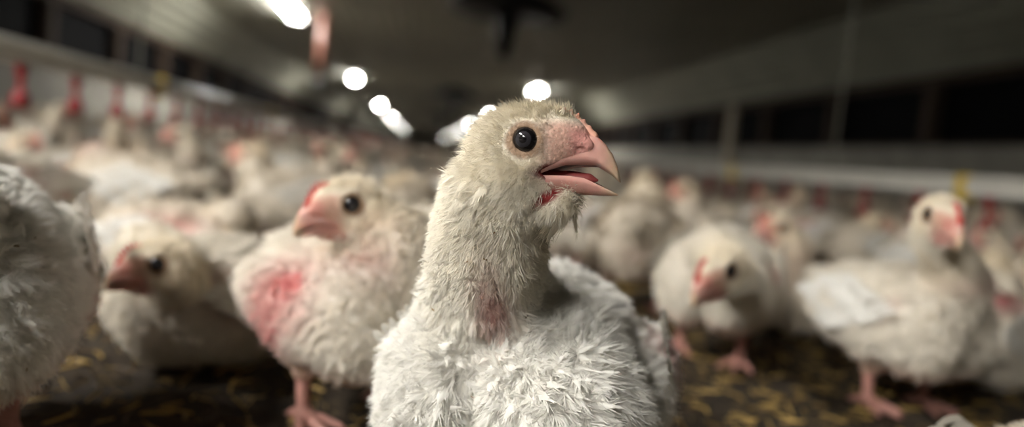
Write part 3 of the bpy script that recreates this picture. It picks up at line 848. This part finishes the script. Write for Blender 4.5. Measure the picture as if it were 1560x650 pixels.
LOW = dict(body_res=.0055, head_res=.003, n_feather=700, n_fluff=700, n_hair=700, fsize=1.25, hair_len=.0075, neck_r=(.032, .017), tint=(.89, .82, .73))
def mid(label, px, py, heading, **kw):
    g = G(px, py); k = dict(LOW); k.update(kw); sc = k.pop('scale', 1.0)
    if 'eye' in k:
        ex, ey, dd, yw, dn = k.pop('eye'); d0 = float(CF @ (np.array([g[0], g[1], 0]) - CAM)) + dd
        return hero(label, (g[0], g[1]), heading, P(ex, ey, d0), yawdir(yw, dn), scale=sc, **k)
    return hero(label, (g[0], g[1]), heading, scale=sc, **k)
mid('chicken lying behind the sitting one, head drooping to the right', 280, 440, 350, sit=1.0, eye=(345, 392, -.04, 330, .9), yellow=1.0, patches=[((-.0, -.07, .1), (.06, .04, .03), PINKP, .8)])
mid('white chicken at left bent forward with shadowed pinkish head', 195, 385, 170, eye=(118, 262, 0, 190, .3), patches=[((.08, 0, .19), (.03, .03, .03), PINKP, .5)])
mid('chicken with upright neck and yellowish crown, facing left, left of centre', 430, 390, 200, eye=(380, 232, -.02, 185, .1), yellow=.9)
mid('yellow headed chicken just behind the pink patched one', 612, 430, 80, eye=(600, 285, .05, 100, .2), yellow=1.0)
mid('white chicken under the left drinker pipe', 130, 285, 20, sit=1.0)
mid('large white chicken turned away behind the front bird at right', 960, 470, 70, scale=1.1, head=(.11, 0, .2), hfwd=(1, 0, -.5), patches=[((-.1, 0, .11), (.03, .03, .02), PINKP * .8, .4)])
mid('pink faced chicken with yellow crown facing left, right of the beak', 1060, 430, 215, eye=(1040, 288, -.02, 190, .1), yellow=1.0, patches=[((.07, 0, .17), (.02, .02, .03), PINKP, .7)])
mid('chicken lifting a small pinkish head near the beak tip', 965, 400, 10, eye=(985, 268, 0, 20, .0), yellow=.6)
mid('yellow headed chicken with red beak pointing right behind the standing ones', 1318, 446, 10, eye=(1335, 338, -.02, 350, .15), yellow=1.0)
mid('chicken with bare pink flank behind the stooping one', 1215, 412, 170, head=(.12, 0, .17), hfwd=(1, 0, -.4), patches=[((-.01, .07, .15), (.07, .03, .02), PINKP, 1.0)])

# --- the flock behind: a few poses copied as individuals
PROTO = []
for kw in (dict(head=(.095, 0, .25), hfwd=(1, .3, 0)), dict(head=(.10, .03, .235), hfwd=(.6, .8, -.1), yellow=.9), dict(head=(.10, -.03, .24), hfwd=(.6, -.8, -.1), yellow=.3),
           dict(sit=1.0, head=(.10, 0, .17), hfwd=(1, 0, -.1)), dict(sit=1.0, head=(.10, .03, .15), hfwd=(.8, .5, -.5), yellow=.9), dict(sit=1.0, head=(.09, -.03, .18), hfwd=(.3, -1, 0)),
           dict(head=(.15, .0, .13), hfwd=(.8, .1, -.7)), dict(head=(.09, .03, .24), hfwd=(-.1, 1, 0), yellow=.8)):
    k = dict(LOW); k.update(n_feather=420, n_fluff=380, n_hair=320, fsize=1.5, hair_len=.011, body_res=.0068, head_res=.0036); k.update(kw)
    s = random.choice((-1, 1))
    dz_ = -.05 * k.get('sit', 0)
    k['patches'] = [((-.02, s * .08, .15 + dz_), (.06, .035, .03), PINKP, random.uniform(.4, 1.0)), ((.08, 0, .18 + dz_), (.035, .03, .035), RAWP, random.uniform(.3, .8)), ((-.03, -s * .08, .12 + dz_), (.05, .035, .03), lin(170, 130, 108), random.uniform(.3, .8))]
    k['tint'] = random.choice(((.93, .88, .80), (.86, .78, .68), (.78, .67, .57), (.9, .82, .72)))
    PROTO.append(make_bird(**k))
pts = []
SPOTS = [(a_, c_, .135) for a_, c_ in USED]
def circles(x, y, h): return [(x + q_ * math.cos(h), y + q_ * math.sin(h), .098) for q_ in (-.075, .0, .085)]
tries = 0
while tries < 14000 and len(pts) < 270:
    tries += 1
    y = .95 + 6.6 * math.sqrt(random.random()); x = random.uniform(-.66 * y - .1, .9 * y + .1); h = random.uniform(0, 6.283)
    if x < XL + .2 or x > XR - .2 or y > 6.4: continue
    cs_ = circles(x, y, h)
    if any((a_ - p_) ** 2 + (c_ - q_) ** 2 < (r_ + s_) ** 2 for a_, c_, r_ in cs_ for p_, q_, s_ in SPOTS): continue
    SPOTS += cs_; pts.append((x, y, h))
LAND = [(285, 430, 'sitting chicken with drooping head'), (190, 330, 'bent forward chicken at left'), (400, 300, 'chicken with upright neck left of centre'), (610, 320, 'yellow headed chicken behind the pink patched one'),
        (130, 225, 'white chicken under the left drinker pipe'), (955, 395, 'large turned away chicken behind the front bird'), (1060, 330, 'pink faced chicken right of the beak'), (985, 275, 'open beak of the front bird'),
        (1335, 350, 'yellow head with red beak pointing right'), (1240, 360, 'chicken with bare pink flank'), (1440, 330, 'standing chicken staring at the viewer'), (1110, 400, 'stooping chicken'), (1530, 480, 'lying chicken at the right frame edge'), (523, 310, 'chicken with the raw pink wing patch')]
POSE = ('upright', 'upright yellowish headed', 'upright pale headed', 'sitting', 'sitting low headed', 'sitting sideways looking', 'pecking', 'upright backward looking')
taken = set()
for (x, y, h) in sorted(pts, key=lambda q_: q_[1]):
    k = random.randrange(8); lab = None
    if y < 2.8:
        v_ = RC.T @ (np.array([x, y, .15]) - CAM); px, py = 780 - F * v_[0] / v_[2], 325 + F * v_[1] / v_[2]
        for lx, ly, nm in sorted(LAND, key=lambda l_: abs(l_[0] - px) + abs(l_[1] - py))[:3]:
            rel = 'left of' if px < lx - 45 else ('right of' if px > lx + 45 else 'beyond')
            if (rel, nm) not in taken:
                taken.add((rel, nm)); lab = 'blurred %s chicken %s the %s' % (POSE[k], rel, nm); break
    if lab is None:
        side_ = 'left' if x < -.25 * y else ('right' if x > .22 * y else 'middle')
        dist = 'nearer' if y < 2.6 else ('middle distance' if y < 4.4 else 'distant')
        lab = {'left': 'blurred white %s chicken in the %s crowd along the left drinker pipe', 'middle': 'blurred white %s chicken in the %s crowd below the far lamps', 'right': 'blurred white %s chicken in the %s crowd along the right wall'}[side_] % (POSE[k], dist)
    place(PROTO[k], (x, y, 0), h, random.uniform(.9, 1.06), lab)

# far flock: nobody could count it
def far_bird(sit, headp):
    hd = np.array(headp)
    def f(p):
        dz = -.05 * sit
        d = ell(p, (-.01, 0, .12 + dz), (.115, .078, .07))
        d = smin(d, cap(p, (.06, 0, .15 + dz), hd, .042, .024), .03)
        d = smin(d, ell(p, hd, (.03, .021, .023)), .01)
        d = smin(d, cap(p, hd + np.array([.02, 0, -.004]), hd + np.array([.046, 0, -.014]), .009, .002), .006)
        d = smin(d, cap(p, (-.08, 0, .14 + dz), (-.14, 0, .155 + dz), .034, .012), .03)
        if not sit: 
            pa = p.copy(); pa[:, 1] = abs(pa[:, 1]); d = smin(d, cap(pa, (0, .045, .1), (0, .045, 0.0), .03, .008), .02)
        return d
    v, q = surfnet(f, np.arange(-.17, .19, .019), np.arange(-.1, .11, .019), np.arange(-.02, .30, .019))
    c = np.tile(WHITE, (len(v), 1)) * .95; k = np.exp(-((v - hd) ** 2).sum(1) / .03 ** 2)[:, None]; c = c * (1 - k) + CREAM * k
    kb = np.exp(-((v - hd - np.array([.035, 0, -.01])) ** 2).sum(1) / .018 ** 2)[:, None]; c = c * (1 - kb) + lin(205, 110, 100) * kb
    kp = (np.exp(-((v - np.array([-.02, .08, .14])) ** 2).sum(1) / .05 ** 2) * .7)[:, None]; c = c * (1 - kp) + PINKP * kp
    kl = sstep(.06, .03, v[:, 2])[:, None] * (0 if sit else 1); c = c * (1 - kl) + LEGC * kl
    return v, q, c
FB = [far_bird(0, (.10, 0, .245)), far_bird(1, (.10, 0, .17)), far_bird(0, (.15, 0, .15))]
VV = []; QQ = []; CC = []; off = 0
n = 0
ys = []
while n < 1500:
    y = 6.6 * math.exp(random.random() * 2.55); x = random.uniform(max(XL + .2, -.68 * y), min(XR - .2, .92 * y))
    v, q, c = FB[random.choice((0, 0, 1, 2))]; a = random.uniform(0, 6.283); s = random.uniform(.9, 1.1)
    R_ = np.array([[math.cos(a), -math.sin(a), 0], [math.sin(a), math.cos(a), 0], [0, 0, 1]])
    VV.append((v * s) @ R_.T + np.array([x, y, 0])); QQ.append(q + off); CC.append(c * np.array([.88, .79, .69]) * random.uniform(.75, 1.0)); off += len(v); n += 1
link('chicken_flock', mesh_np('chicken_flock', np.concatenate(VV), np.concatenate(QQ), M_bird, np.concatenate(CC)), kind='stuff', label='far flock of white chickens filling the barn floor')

# ------------------------------------------------------------------ litter on the floor
gx = np.arange(-2.2, 3.0, .022); gy = np.arange(.25, 3.6, .022)
X_, Y_ = np.meshgrid(gx, gy, indexing='ij')
pp = np.stack([X_.ravel(), Y_.ravel(), 0 * X_.ravel()], 1)
Z_ = -.009 + .0035 * wob(pp.astype(np.float32), 26, 2) + .0035 * wob(pp.astype(np.float32), 75, 9)
pp[:, 2] = np.clip(Z_, -.014, .004)
i = np.arange(len(gx) - 1)[:, None] * len(gy) + np.arange(len(gy) - 1)[None]
q = np.stack([i, i + len(gy), i + len(gy) + 1, i + 1], -1).reshape(-1, 4)
link('litter_ground', mesh_np('litter_ground', pp, q, M_litter), kind='structure', label='lumpy dark litter covering the floor near the birds')
ns = 32000
x = rng.uniform(-2.0, 2.6, ns); y = .3 + 2.9 * rng.random(ns) ** 1.4
a = rng.uniform(0, 6.283, ns); el = rng.normal(0, .16, ns)
T_d = np.stack([np.cos(a) * np.cos(el), np.sin(a) * np.cos(el), np.sin(el)], 1); up_ = np.tile((0, 0, 1.0), (ns, 1))
B_d = unit(np.cross(up_, T_d)); N_d = np.cross(T_d, B_d)
sv = []
for bend in (-.05, 0, .06):
    v = []; f_ = []
    for l, bx in ((-.5, 0), (0, bend), (.5, 0)):
        v += [(l, -.05 + bx, 0), (l, bx, .06), (l, .05 + bx, 0)]
    for k in range(2):
        b0 = 3 * k; f_ += [(b0, b0+1, b0+4), (b0, b0+4, b0+3), (b0+1, b0+2, b0+5), (b0+1, b0+5, b0+4)]
    sv.append((np.array(v, np.float32), np.array(f_, np.int32)))
cs = lin(186, 152, 86)[None] * rng.uniform(.3, 1.1, (ns, 1)); cs = np.where(rng.random((ns, 1)) < .25, lin(80, 62, 40)[None] * rng.uniform(.5, 1.2, (ns, 1)), cs)
pos = np.stack([x, y, rng.uniform(-.006, .006, ns)], 1)
v, f_, c = scatter(sv, pos, T_d, B_d, N_d, rng.uniform(.006, .030, ns), cs, 1.05)
link('straw_litter', mesh_np('straw_litter', v, f_, M_straw, c, smooth=False), kind='stuff', label='scattered yellow brown straw and shavings on the floor')
